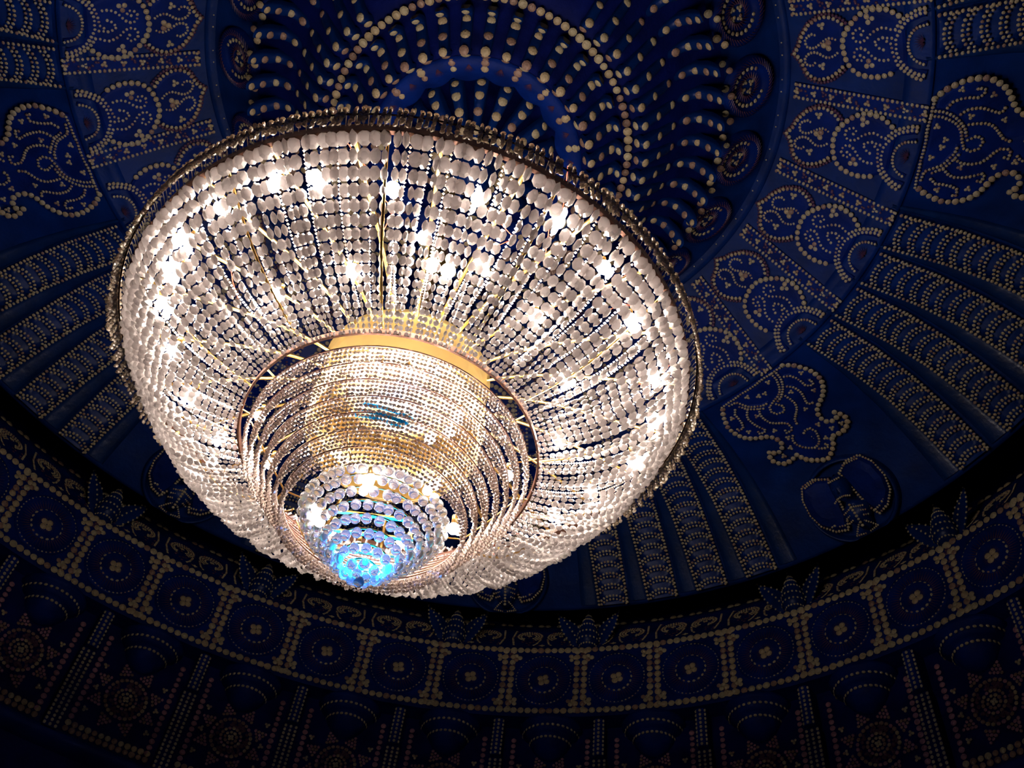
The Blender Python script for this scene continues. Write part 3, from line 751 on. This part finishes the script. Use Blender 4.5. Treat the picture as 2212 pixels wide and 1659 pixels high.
# scroll band above the roundels
def curl():
    s = Surf('scroll', .55, .003); q = Surf('scroll', .55, .002)
    for sg in (-1, 1):
        for off, a_end in ((0.0, -.35), (.0095, -.15), (.019, .1)):
            pts = []
            for k in range(18):
                a = pi * (1.30 - (1.30 - a_end) * k / 17); r = .041 - off
                pts.append((sg * (.052 + r * cos(a)) * s.deg(.5), .50 - r * 1.15 * sin(a) / s.L))
            s.line(pts, .0039, .0092)
        s.trio(sg * .075 * s.deg(.5), .60, .0042, 4, False); s.trio(sg * .055 * s.deg(.5), .48, .0042, 4, False)
        s.line([(sg * .012 * s.deg(.5), .62), (sg * .02 * s.deg(.5), .78), (sg * .034 * s.deg(.5), .88)], .0038, .0092)
        s.line([(sg * .104 * s.deg(.5), .30), (sg * .110 * s.deg(.5), .6), (sg * .100 * s.deg(.5), .85)], .0038, .0092)
        for k in range(22): q.shell(sg * random.uniform(.005, .10) * q.deg(.5), random.uniform(.3, .88), .0042, mi=4)
    s.trio(0, .86, .0042, 4, False)
    return simple_thing('shell_scroll', [('purple_filling', q.mb, SH, False), ('shell_pattern', s.mb, SH, False)], s)
b = Surf('scroll', .55).base
ring_of(curl, [a + 0.6 for a in RAZ], b, 'pair of curled shell scrolls above the roundel frieze', 'shell scroll', 'scrolls above the frieze', mx=30)

# ------------------------------------------------------------------ upright leaf finials on the ledge
def leaf_finial():
    base = P3(0, 1.70, 1.905)
    root = bpy.data.objects.new('leaf_finial', None); col.objects.link(root)
    bud = MB(); sb = MB()
    pr = [(.0, .006), (.012, .030), (.03, .040), (.055, .038), (.085, .030), (.11, .020), (.13, .010), (.15, .006), (.17, .012), (.19, .009), (.205, .001)]
    C = lambda h: Vector((-.035 * S - h * .12, 0, h * S))
    bud.grid([[C(h) + Vector((r * cos(a), r * sin(a), 0)) * S * .95 for a in [2 * pi * k / 16 for k in range(16)]] for h, r in pr], 0, False, True)
    for h, r in pr[1:7]:
        m_ = 9 
        for k in range(m_):
            a = pi / 2 + pi * (k + .5) / m_; p = C(h) + Vector((r * cos(a), r * sin(a), 0)) * S * .95
            N = Vector((cos(a), sin(a), 0)); U = Vector((-sin(a), cos(a), 0))
            sb.tmpl(BEAD, p, U * .0036 * S, Vector((0, 0, .0042 * S)), N * .004 * S, 2)
    for h in (.12, .132, .144): sb.tmpl(BEAD, C(h) + Vector((-.012 * S, 0, 0)), Vector((0, .0036 * S, 0)), Vector((0, 0, .004 * S)), Vector((-.004 * S, 0, 0)), 2)
    part('bud', bud.mesh('bud', [BLUE_G], True), root); part('shell_dots', sb.mesh('shell_dots', SH), root)
    for sg in (-1, 1):
        lf = MB(); ls = MB(); rows = []
        for k in range(10):
            f = k / 9.0
            c = Vector((-.02 - .03 * f, sg * (.028 + .075 * f ** 1.3), .008 + .13 * f ** .8)) * S
            w = .032 * sin(pi * min(1, f * .93 + .1)) ** .8 * S
            X = Vector((.3, -sg * .75 * 1, .35)).normalized()
            rows.append([c - X * w, c - X * w * .5 + Vector((-.012, 0, 0)), c + Vector((-.02, 0, 0)), c + X * w * .5 + Vector((-.012, 0, 0)), c + X * w])
            for e in (rows[-1][0], rows[-1][4], rows[-1][2]):
                ls.tmpl(BEAD, e + Vector((-.003, 0, 0)), Vector((0, .0035 * S, 0)), Vector((0, 0, .0042 * S)), Vector((-.004 * S, 0, 0)), 2)
        lf.grid(rows, 0)
        back = [[p + Vector((.02, 0, 0)) for p in r] for r in rows]; lf.grid(back, 0, False, False, True)
        for j in (0, 4): lf.grid([[r[j] for r in rows], [r[j] for r in back]], 0)
        L = part('leaf', lf.mesh('leaf', [BLUE_G], True), root); part('shell_edge', ls.mesh('shell_edge', SH), L)
    return root
ring_of(leaf_finial, [15.0, 30.4, 47.5, 70.9, 86.4, 109.3, 128.0, 146], P3(0, 1.72, 1.885), 'blue lotus-bud finial with two side leaves on the ledge', 'finial', 'finials on the ledge', mx=60)

# ------------------------------------------------------------------ below the frieze: pilasters, corbels, sunburst panels
BAZ = [37.4 + 10.66 * k for k in range(-2, 11)]
def pilaster():
    root = bpy.data.objects.new('shell_pilaster', None); col.objects.link(root)
    def slab(R0, h0, h1, w, th):
        mb = MB(); sb = MB()
        x0 = (1.74 - R0) * S
        xs = []
        for h in (h0, h1):
            xs.append([Vector((x0, -w * S, h * S)), Vector((-th * S * .6, -w * S, h * S)), Vector((-th * S, -w * .6 * S, h * S)), Vector((-th * S, w * .6 * S, h * S)), Vector((-th * S * .6, w * S, h * S)), Vector((x0, w * S, h * S))])
        mb.grid(xs, 0); mb.raw(xs[0], [list(range(6))]); mb.raw(xs[1], [list(range(6))])
        n = int(abs(h1 - h0) / .0125)
        for k in range(n):
            h = h0 + (h1 - h0) * (k + .5) / n
            for u in (-.8, 0, .8):
                x = -th if u == 0 else -th * .8
                sb.tmpl(BEAD, Vector((x * S - .002, u * w * S, h * S)), Vector((0, .0045 * S, 0)), Vector((0, 0, .0052 * S)), Vector((-.004 * S, 0, 0)), 2)
        return mb, sb
    a, b_ = slab(1.70, -.004, -.125, .0165, .022)
    part('cap_block', a.mesh('cap_block', [BLUE], False), root); part('shell_rows', b_.mesh('shell_rows', SH), kids[root.name][-1])
    a, b_ = slab(1.70, -.125, -.37, .020, .0)
    part('shaft', a.mesh('shaft', [BLUE_D], False), root); part('shell_rows', b_.mesh('shell_rows', SH), kids[root.name][-1])
    return root
ring_of(pilaster, BAZ, P3(0, 1.70, 1.632), 'narrow blue pilaster dotted with shells below the frieze', 'pilaster', 'pilasters below the frieze', mx=50)

def corbel():
    root = bpy.data.objects.new('stepped_corbel', None); col.objects.link(root)
    mb = MB(); sb = MB()
    pr = [(0, .094), (-.010, .100), (-.020, .097), (-.026, .086), (-.040, .083), (-.048, .074), (-.053, .062), (-.068, .060), (-.080, .052), (-.094, .040), (-.106, .022), (-.110, .004)]
    rows = [[Vector((-r * sin(a) * .95, r * cos(a), h)) * S for a in [pi * k / 20 for k in range(21)]] for h, r in pr]
    mb.grid(rows, 0); mb.raw(rows[0], [list(range(21))])
    for h, r, n in ((-.033, .088, 17), (-.060, .064, 14)):
        for k in range(n):
            a = pi * (k + .5) / n; N = Vector((-sin(a), cos(a), 0)); U = Vector((cos(a), sin(a), 0))
            sb.tmpl(BEAD, Vector((-r * sin(a) * .95, r * cos(a), h)) * S, U * .0055 * S, Vector((0, 0, .0048 * S)), N * .005 * S, 2)
    part('bowl', mb.mesh('bowl', [BLUE], True), root); part('shell_rows', sb.mesh('shell_rows', SH), root)
    return root
ring_of(corbel, [a + 5.3 for a in BAZ], P3(0, 1.738, 1.632), 'stepped blue bowl-shaped corbel under the frieze', 'corbel', 'corbels below the frieze', mx=80)

def sunburst():
    s = Surf('low', .47, .004); q = Surf('low', .47, .003)
    for R, n, r in ((.058, 26, .0058), (.030, 16, .0048), (.017, 9, .0048)):
        for k in range(n):
            a = 2 * pi * k / n; s.shell(R * cos(a) * s.deg(.5), .47 + R * sin(a) / s.L, r, a, False, random.choice([3, 3, 1, 5]))  # reddish and mauve shells, picked darker for the shade under the frieze
    s.trio(0, .47, .0045, 4, False)
    for k in range(8):
        a = 2 * pi * k / 8 + .39
        for i in range(1, 5):
            for j in range(5 - i):
                u = (.066 + i * .0095); v = (j - (4 - i) / 2.0) * .0105
                s.shell((u * cos(a) - v * sin(a)) * s.deg(.5), .47 + (u * sin(a) + v * cos(a)) / s.L, .0046, None, False, random.choice([3, 5, 5]))
    for k in range(60):
        a = random.uniform(0, 2 * pi); u = random.uniform(.036, .052); q.shell(u * cos(a) * q.deg(.5), .47 + u * sin(a) / q.L, .005, mi=4)
    for sg in (-1, 1):
        s.line([(sg * .116 * s.deg(.5), .12 + .66 * i / 8) for i in range(9)], .0078, .0185, True, 5)
        for dv in (-.07, .0, .07): s.trio(sg * .092 * s.deg(.5), .47 + dv / s.L, .0045, 3, False)
    s.line([(u * s.deg(.5), .75) for u in (-.118, 0, .118)], .0085, .0195, True)
    s.line([(u * s.deg(.5), .79) for u in (-.118, 0, .118)], .0085, .0195, True, 3)
    return simple_thing('sunburst_panel', [('purple_ring', q.mb, SH, False), ('shell_pattern', s.mb, SH, False)], s)
ring_of(sunburst, [a + 5.3 for a in BAZ], Surf('low', .47).base, 'shell sunburst panel on the dark lower wall', 'wall panel', 'sunburst panels below the frieze', mx=60)
# ------------------------------------------------------------------ the chandelier
AXV = Vector((-0.0418386, 0.0343496, 0.9985337)); AU = Vector((0.9991233, 0.0, 0.0418633)); AW = Vector((0.001438, 0.9994099, -0.0343194))
chand = bpy.data.objects.new('crystal_chandelier', None); col.objects.link(chand)
mm = Matrix.Identity(4)
org = Vector((-0.1675 + 0.1676, 0.0, 1.0)) * S + Vector((0, 0, Z0))
for i in range(3): mm[i][0] = AU[i]; mm[i][1] = AW[i]; mm[i][2] = AXV[i]; mm[i][3] = org[i]
chand.matrix_world = mm
tag(chand, 'huge bowl-shaped crystal chandelier of beaded strands with a blue-lit tip, hanging from the dome', 'chandelier')
def L3(az, R, d):
    a = radians(az); return Vector((R * cos(a), R * sin(a), d - 1.0)) * S
def hoop(R, d, r, n=96): return [L3(360.0 * k / n, R, d) for k in range(n)]
def band(R, d0, d1, th, n=120):
    mb = MB(); mb.grid([[L3(360.0 * k / n, R + x, d) for x, d in ((0, d0), (th, d0), (th, d1), (0, d1))] for k in range(n)], 0, True, True); return mb
DARKB = plain('tarnished_brass', (0.22, 0.13, 0.04), 0.55, 1.0, 0.1, 6)
RIM = (0.4515, 1.173); H1 = (0.2278, 1.0162)
def rimp(az, dR=0.0, dd=0.0):
    """the outer rim hangs slightly out of level with the bowl below it"""
    a = radians(az); R = RIM[0] + dR
    return Vector((R * cos(a) + .003, R * sin(a) - .0196, RIM[1] + dd + R * (.114 * sin(a) - .017 * cos(a)) - 1.0)) * S
mb = MB(); mb.grid([[rimp(3.0 * k, x, d) for x, d in ((0, -.004), (.006, -.004), (.006, .016), (0, .016))] for k in range(120)], 0, True, True)
part('rim_hoop', mb.mesh('rim_hoop', [DARKM], False), chand)
mb = MB(); mb.tube([rimp(3.0 * k, .019, .018) for k in range(120)], .004, 6, closed=True); part('fringe_wire_ring', mb.mesh('fringe_wire_ring', [DARKM], True), chand)
part('inner_hoop', band(H1[0] - .002, H1[1] - .002, H1[1] + .010, .003).mesh('inner_hoop', [DARKM], False), chand)

# strands from rim to inner hoop; crystals shrink towards the centre
def strand_mesh(mb, az, seed, ds=0.0, frame=None):
    rnd = random.Random(seed)
    A = rimp(az, 0, -.006); B = L3(az, H1[0], H1[1])
    sag = (.050 + .034 * sin(radians(az)) + ds) * S
    n = 70; pts = []
    for i in range(n + 1):
        f = i / n; g = f ** 1.15
        pts.append(A + (B - A) * g - Vector((0, 0, sag * 4 * g * (1 - g) * (1.25 - .5 * g))))
    ph = rnd.uniform(0, pi); acc = 0.0; target = 0.004 * S
    tot = sum((pts[i + 1] - pts[i]).length for i in range(n))
    for i in range(n):
        seg = (pts[i + 1] - pts[i]); L = seg.length; T = seg / L
        while acc + L > target:
            p = pts[i] + T * (target - acc); f = target / tot
            rr = (0.0080 * (1 - f) ** 0.9 + 0.0037) * S * .93
            ph += rnd.gauss(0.12, 0.50)
            x = T.cross(Vector((0, 0, 1))).normalized(); y = T.cross(x)
            N = x * cos(ph) + y * sin(ph); B_ = T.cross(N)
            mb.tmpl(LENS, p, T * rr * 1.08, B_ * rr * .95, N * rr * 1.25, 0)
            target += rr * 2.2
        acc += L
NS = 204
order = sorted(range(NS), key=lambda k: ((chand.matrix_world @ L3(360.0 * k / NS, .34, 1.08)) - CAMP).length)
near = set(order[:100])
rest = MB()
for k in range(NS):
    az = 360.0 * k / NS + random.uniform(-.35, .35)
    if k in near:
        mb = MB(); strand_mesh(mb, az, 500 + k, random.uniform(-.005, .005)); part('bead_strand', mb.mesh('bead_strand', [CRYS], False), chand)
    else: strand_mesh(rest, az, 500 + k, random.uniform(-.006, .006))
o = part('bead_strand', rest.mesh('bead_strand_rest', [CRYS], False), chand); o['kind'] = 'stuff'
# finer chains hung behind them
mb = MB(); rnd = random.Random(4)
for k in range(110):
    az = 360.0 * k / 110 + rnd.uniform(-1, 1)
    n = 46; A = rimp(az, -.012, .010); B = L3(az + rnd.uniform(-3, 3), .245, 1.055)
    for i in range(n):
        f = (i + .5) / n; p = A + (B - A) * f - Vector((0, 0, .03 * S * sin(pi * f))); r = .0024 * S
        mb.tmpl(OCTA, p, Vector((r, 0, 0)), Vector((0, r, 0)), Vector((0, 0, r * 1.2)))
o = part('fine_bead_chain', mb.mesh('fine_bead_chain', [CRYS_S], False), chand); o['kind'] = 'stuff'

# fringe of short strings hooked outside the rim
NF = 300
def fringe_geo(hk, sb, az, seed):
    rnd = random.Random(seed); pts = []; az += rnd.uniform(-.35, .35)
    for i in range(7):
        f = i / 6.0; pts.append(rimp(az, .006 + .016 * sin(pi / 2 * f), .010 + .024 * sin(pi * .62 * f)))
    hk.tube(pts, .0020, 4)
    top = pts[-1]; ln = rnd.choice((6, 7, 7, 6))
    for i in range(ln):
        p = top + Vector((0, 0, -(.003 + .0082 * i) * S)); r = .0048 * S; a = rnd.uniform(0, pi)
        sb.tmpl(LENS, p, Vector((0, 0, r * .85)), Vector((cos(a), sin(a), 0)) * r * .9, Vector((-sin(a), cos(a), 0)) * r * 1.5, 0)
hk = MB(); sb = MB()
fvis = [k for k in range(NF) if not (45 < 360.0 * k / NF < 165)]
fnear = set(fvis[::2][:100])
for k in range(NF):
    az = 360.0 * k / NF
    if k in fnear:
        h1 = MB(); s1 = MB(); fringe_geo(h1, s1, az, k)
        f = part('fringe_string', s1.mesh('fringe_string', [CRYS_F], False), chand); part('wire_hook', h1.mesh('wire_hook', [WIRE], False), f)
    else: fringe_geo(hk, sb, az, k)
o = part('fringe_string', sb.mesh('fringe_rest', [CRYS_F], False), chand); o['kind'] = 'stuff'
o = part('wire_hook', hk.mesh('wire_hooks', [WIRE], False), chand); o['kind'] = 'stuff'

# brass frame: drum, arms, rods
DR = 0.137
mb = MB()
mb.grid([[L3(360.0 * k / 60, R, d) for R, d in ((DR - .006, 1.06), (DR, 1.06), (DR, 1.10), (DR + .003, 1.10), (DR + .003, 1.11), (DR, 1.11), (DR, 1.21), (DR + .004, 1.215), (DR - .03, 1.23), (.02, 1.25))] for k in range(60)], 0, True)
part('brass_drum', mb.mesh('brass_drum', [BRUSHED], True), chand)
mb = MB(); mb.tube([L3(0, 0, d) for d in (1.25, 1.4, 1.6, 1.8, 1.97)], .03, 10)
mb.tube([L3(0, 0, d) for d in (1.60, 1.605, 1.66, 1.665)], [.03, .07, .07, .03], 12)
part('suspension_rod', mb.mesh('suspension_rod', [BRASS], True), chand)
for k in range(24):
    az = 15 * k + 4; A = L3(az, DR * .9, 1.205); B = rimp(az, 0, .004)
    mb = MB(); mb.tube([A + (B - A) * f + Vector((0, 0, .035 * S * sin(pi * f) * (1 - f))) for f in [i / 10 for i in range(11)]], .010, 6)
    part('brass_arm', mb.mesh('brass_arm', [BRASS], True), chand)
    if k % 2:
        az = 15 * k + 10; A = L3(az, H1[0], H1[1] + .012); B = rimp(az)
        mb = MB(); mb.tube([A + (B - A) * f - Vector((0, 0, .03 * S * sin(pi * f))) for f in [i / 10 for i in range(11)]], .007, 5)
        part('brass_rod', mb.mesh('brass_rod', [BRASS], True), chand)
sp = MB(); sp.tube([L3(0, R, d) for R, d in ((.195, 1.012), (.205, 1.014), (H1[0], H1[1] + .006))], .0045, 6); spm = sp.mesh('brass_spoke', [BRASS], True)
for az in (-166, -143, -30, -8, 14, 36, 70, 104, 138, 168): part('brass_spoke', spm, chand, rotz=radians(az))
mb = MB()
for k in range(14):
    az = random.uniform(0, 360); R = random.uniform(.24, .42); d = 1.03 + (R - .2278) * .65 + .03
    mb.tube([L3(az, R, d), L3(az + random.uniform(-4, 4), R + .03, d + .005), L3(az + random.uniform(-8, 8), R + .06, d + .02)], .0018, 4)
part('electric_wiring', mb.mesh('electric_wiring', [WIRE_R], True), chand)

# lower bowl: seven stepped hoops with short bead curtains
T0 = (0.2123, 1.005); T1 = (0.130, 0.890); NT = 7
def curtain(R0, d0, R1, d1, seed):
    mb = MB(); rnd = random.Random(seed)
    n = int(2 * pi * R0 / .0062); rowsn = max(3, int(round(sqrt((d0 - d1) ** 2 + (R0 - R1) ** 2) / .0070)))
    for k in range(n):
        az = 360.0 * k / n + rnd.uniform(-.2, .2); sw = rnd.uniform(-.0006, .0006)
        for i in range(rowsn):
            f = (i + .5) / rowsn
            p = L3(az, R0 + (R1 - R0) * f + sw * i + .0010 * sin(i + k * .3), d0 + (d1 - d0) * f); r = .0036 * S; a = rnd.uniform(0, 1.57)
            mb.tmpl(OCTA, p, Vector((cos(a), sin(a), 0)) * r, Vector((-sin(a), cos(a), 0)) * r, Vector((0, 0, r * .80)))
    return mb
for k in range(NT):
    f = k / (NT - 1.0); R = T0[0] + (T1[0] - T0[0]) * f; d = T0[1] + (T1[1] - T0[1]) * f
    mb = MB(); mb.tube(hoop(R, d + .002, 0, 90), .004, 6, closed=True)
    h_ = part('tier_hoop', mb.mesh('tier_hoop', [DARKM], True), chand)
    part('bead_curtain', curtain(R, d, R - .0035, d - .0310, 40 + k).mesh('bead_curtain', [CRYS_S], False), h_)['kind'] = 'stuff'
for k in range(6):
    mb = MB(); mb.tube([L3(0, R, d) for R, d in ((T0[0] - .004, T0[1] + .004), (.17, .95), (T1[0], T1[1] + .004), (.10, .888))], .004, 5)
    part('tier_bracket', mb.mesh('tier_bracket', [BRASS], True), chand, rotz=radians(60 * k + 12))
# added bead rows in the bowl, their cyan colour standing in for prismatic reflections
for j, (d_, R_) in enumerate(((0.948, 0.1630), (0.936, 0.1620), (.9305, .1585))):
    mb = MB()
    for k in range(26):
        if j == 2 and k % 2: continue
        p = L3(-100 + k * .95 + j * -2, R_ - .006, d_ - .0006 * k); r = .0040 * S
        mb.tmpl(OCTA, p, Vector((r, 0, 0)), Vector((0, r, 0)), Vector((0, 0, r)))
    part('cyan_reflection_row', mb.mesh('cyan_reflection_row', [CYAN], False), chand, label='added cyan bead row standing in for prismatic reflections')

# tip: rings of crystal balls
BR = []
for k in range(8):
    R = .1005 * (1 - (k / 8.3) ** 1.25); d = .884 - .0138 * k
    BR.append((R, d))
balls = []
for k, (R, d) in enumerate(BR):
    mb = MB(); mb.tube(hoop(R, d + .0075, 0, 48), .0045, 5, closed=True)
    h_ = part('ball_hoop', mb.mesh('ball_hoop', [BRASS], True), chand)
    n = max(5, int(2 * pi * R / .0155))
    for i in range(n):
        balls.append((h_, 360.0 * (i + .5 * (k % 2)) / n + random.uniform(-1.5, 1.5), R, d - random.uniform(0, .0015)))
balls.append((h_, 0, 0.0001, .772))
for i in range(3): balls.append((h_, 120 * i, .0075, .779))
bm_ = MB(); bm_.tmpl(BALLT, Vector((0, 0, 0)), Vector((.0072 * S, 0, 0)), Vector((0, .0072 * S, 0)), Vector((0, 0, .0078 * S)))
bm_.tube([Vector((0, 0, .0076 * S)), Vector((0, 0, .0098 * S))], .0025, 5)
bme = bm_.mesh('crystal_ball', [BALL], True)
balls.sort(key=lambda e: ((chand.matrix_world @ L3(e[1], e[2], e[3])) - CAMP).length + (0.4 if sin(radians(e[1])) > 0.3 else 0))
rest = MB()
for i, (h_, az, R, d) in enumerate(balls):
    if i < 100: part('crystal_ball', bme, h_, L3(az, R, d))
    else:
        p = L3(az, R, d); rest.tmpl(BALLT, p, Vector((.0072 * S, 0, 0)), Vector((0, .0072 * S, 0)), Vector((0, 0, .0078 * S)))
o = part('crystal_ball', rest.mesh('crystal_balls_rest', [BALL], True), chand); o['kind'] = 'stuff'
mb = MB()
for i in (1, 4, 7):
    x = (-.05 + .0125 * i) * S; w_ = sqrt(max(0, .06 ** 2 - (x / S) ** 2)) * S
    mb.grid([[Vector((-w_, x - .008, -.145 * S)), Vector((-w_, x + .008, -.145 * S)), Vector((-w_, x + .008, -.142 * S)), Vector((-w_, x - .008, -.142 * S))],
             [Vector((w_, x - .008, -.145 * S)), Vector((w_, x + .008, -.145 * S)), Vector((w_, x + .008, -.142 * S)), Vector((w_, x - .008, -.142 * S))]], 0, False, True)
part('brass_grille', mb.mesh('brass_grille', [DARKB], False), chand)
lb = MB(); lb.tmpl(BALLT, L3(0, 0, .800), Vector((.018, 0, 0)), Vector((0, .018, 0)), Vector((0, 0, .018)))
part('blue_lamp', lb.mesh('blue_lamp', [GLOW_BLUE], True), chand, label='lit blue lamp')
lp = bpy.data.lights.new('blue_lamp_light', 'POINT'); lp.energy = 46.0; lp.color = (0.0, 0.20, 1.0); lp.shadow_soft_size = .012
for k in range(6):      # blue tip light in the middle, five added round it to reach the balls
    lo_ = bpy.data.objects.new('blue_lamp_light', lp); col.objects.link(lo_); lo_.parent = chand
    lo_.location = L3(0, 0, .784) if k == 0 else L3(72 * k, .026, .800)

# bulbs: positions (R, azimuth, d) around the frame; last two outer ones are invented, unseen
BULBS = [(0.4271, -115.0, 1.1069), (0.4152, -106.8, 1.0969), (0.4081, -93.3, 1.0904), (0.4175, -77.5, 1.0942), (0.4344, -62.6, 1.1047), (0.422, -127.3, 1.1084), (0.3562, -85.9, 1.0663), (0.3225, -79.0, 1.0538), (0.3242, -83.0, 1.0542), (0.3448, -72.0, 1.061), (0.3066, -102.4, 1.0496), (0.2985, -124.3, 1.0475), (0.3975, -143.8, 1.096), (0.383, -152.0, 1.0874), (0.3473, -160.0, 1.0648), (0.3059, -170.8, 1.045), (0.2592, 176.5, 1.0327), (0.3247, -54.6, 1.0513), (0.412, -37.6, 1.0944), (0.2976, -34.5, 1.0411), (0.4102, -22.8, 1.0977), (0.2597, -14.9, 1.032), (0.3752, -1.7, 1.0737), (0.3216, 7.3, 1.0424), (0.2809, 18.1, 1.0299), (0.4032, -11.2, 1.0958), (0.4142, -137.8, 1.1067), (0.4262, -50.1, 1.1014), (0.37, 100, 1.16), (0.37, 150, 1.15)]
LOW = [(.1849, -103.1, .9777), (.1929, -95.2, .9882), (.1909, -83.6, .986), (.1985, -72, .9961), (.1739, -54.3, .9657), (.1581, -54.5, .9445), (.1452, -62.2, .9273),
 (.2021, -161.3, .998), (.1676, -175.9, .9572), (.0991, -93.7, .8603), (.1169, -44.1, .8882), (.0791, -156.7, .8487), (.1166, .5, .886), (.1877, -7.5, .982),
 (.16, 40, .98), (.16, 80, .98), (.16, 120, .98), (.10, 60, .92), (.10, 150, .92)]
def bulb_mesh(r, gm):
    b_ = MB(); b_.tmpl(BALLT, Vector((0, 0, 0)), Vector((r, 0, 0)), Vector((0, r, 0)), Vector((0, 0, r * 1.15))); return b_.mesh('bulb', [gm], True)
so = MB(); so.tube([Vector((0, 0, .022)), Vector((0, 0, .075))], .012, 8); som = so.mesh('lamp_socket', [BRASS], True)
BU, BL = bulb_mesh(.030, GLOW), bulb_mesh(.024, GLOW_LOW)
for R, az, d in BULBS:
    f = part('bulb', BU, chand, L3(az, R, d)); part('lamp_socket', som, f)
for R, az, d in LOW:
    f = part('bulb', BL, chand, L3(az, R - .004, d + .002)); part('lamp_socket', som, f)
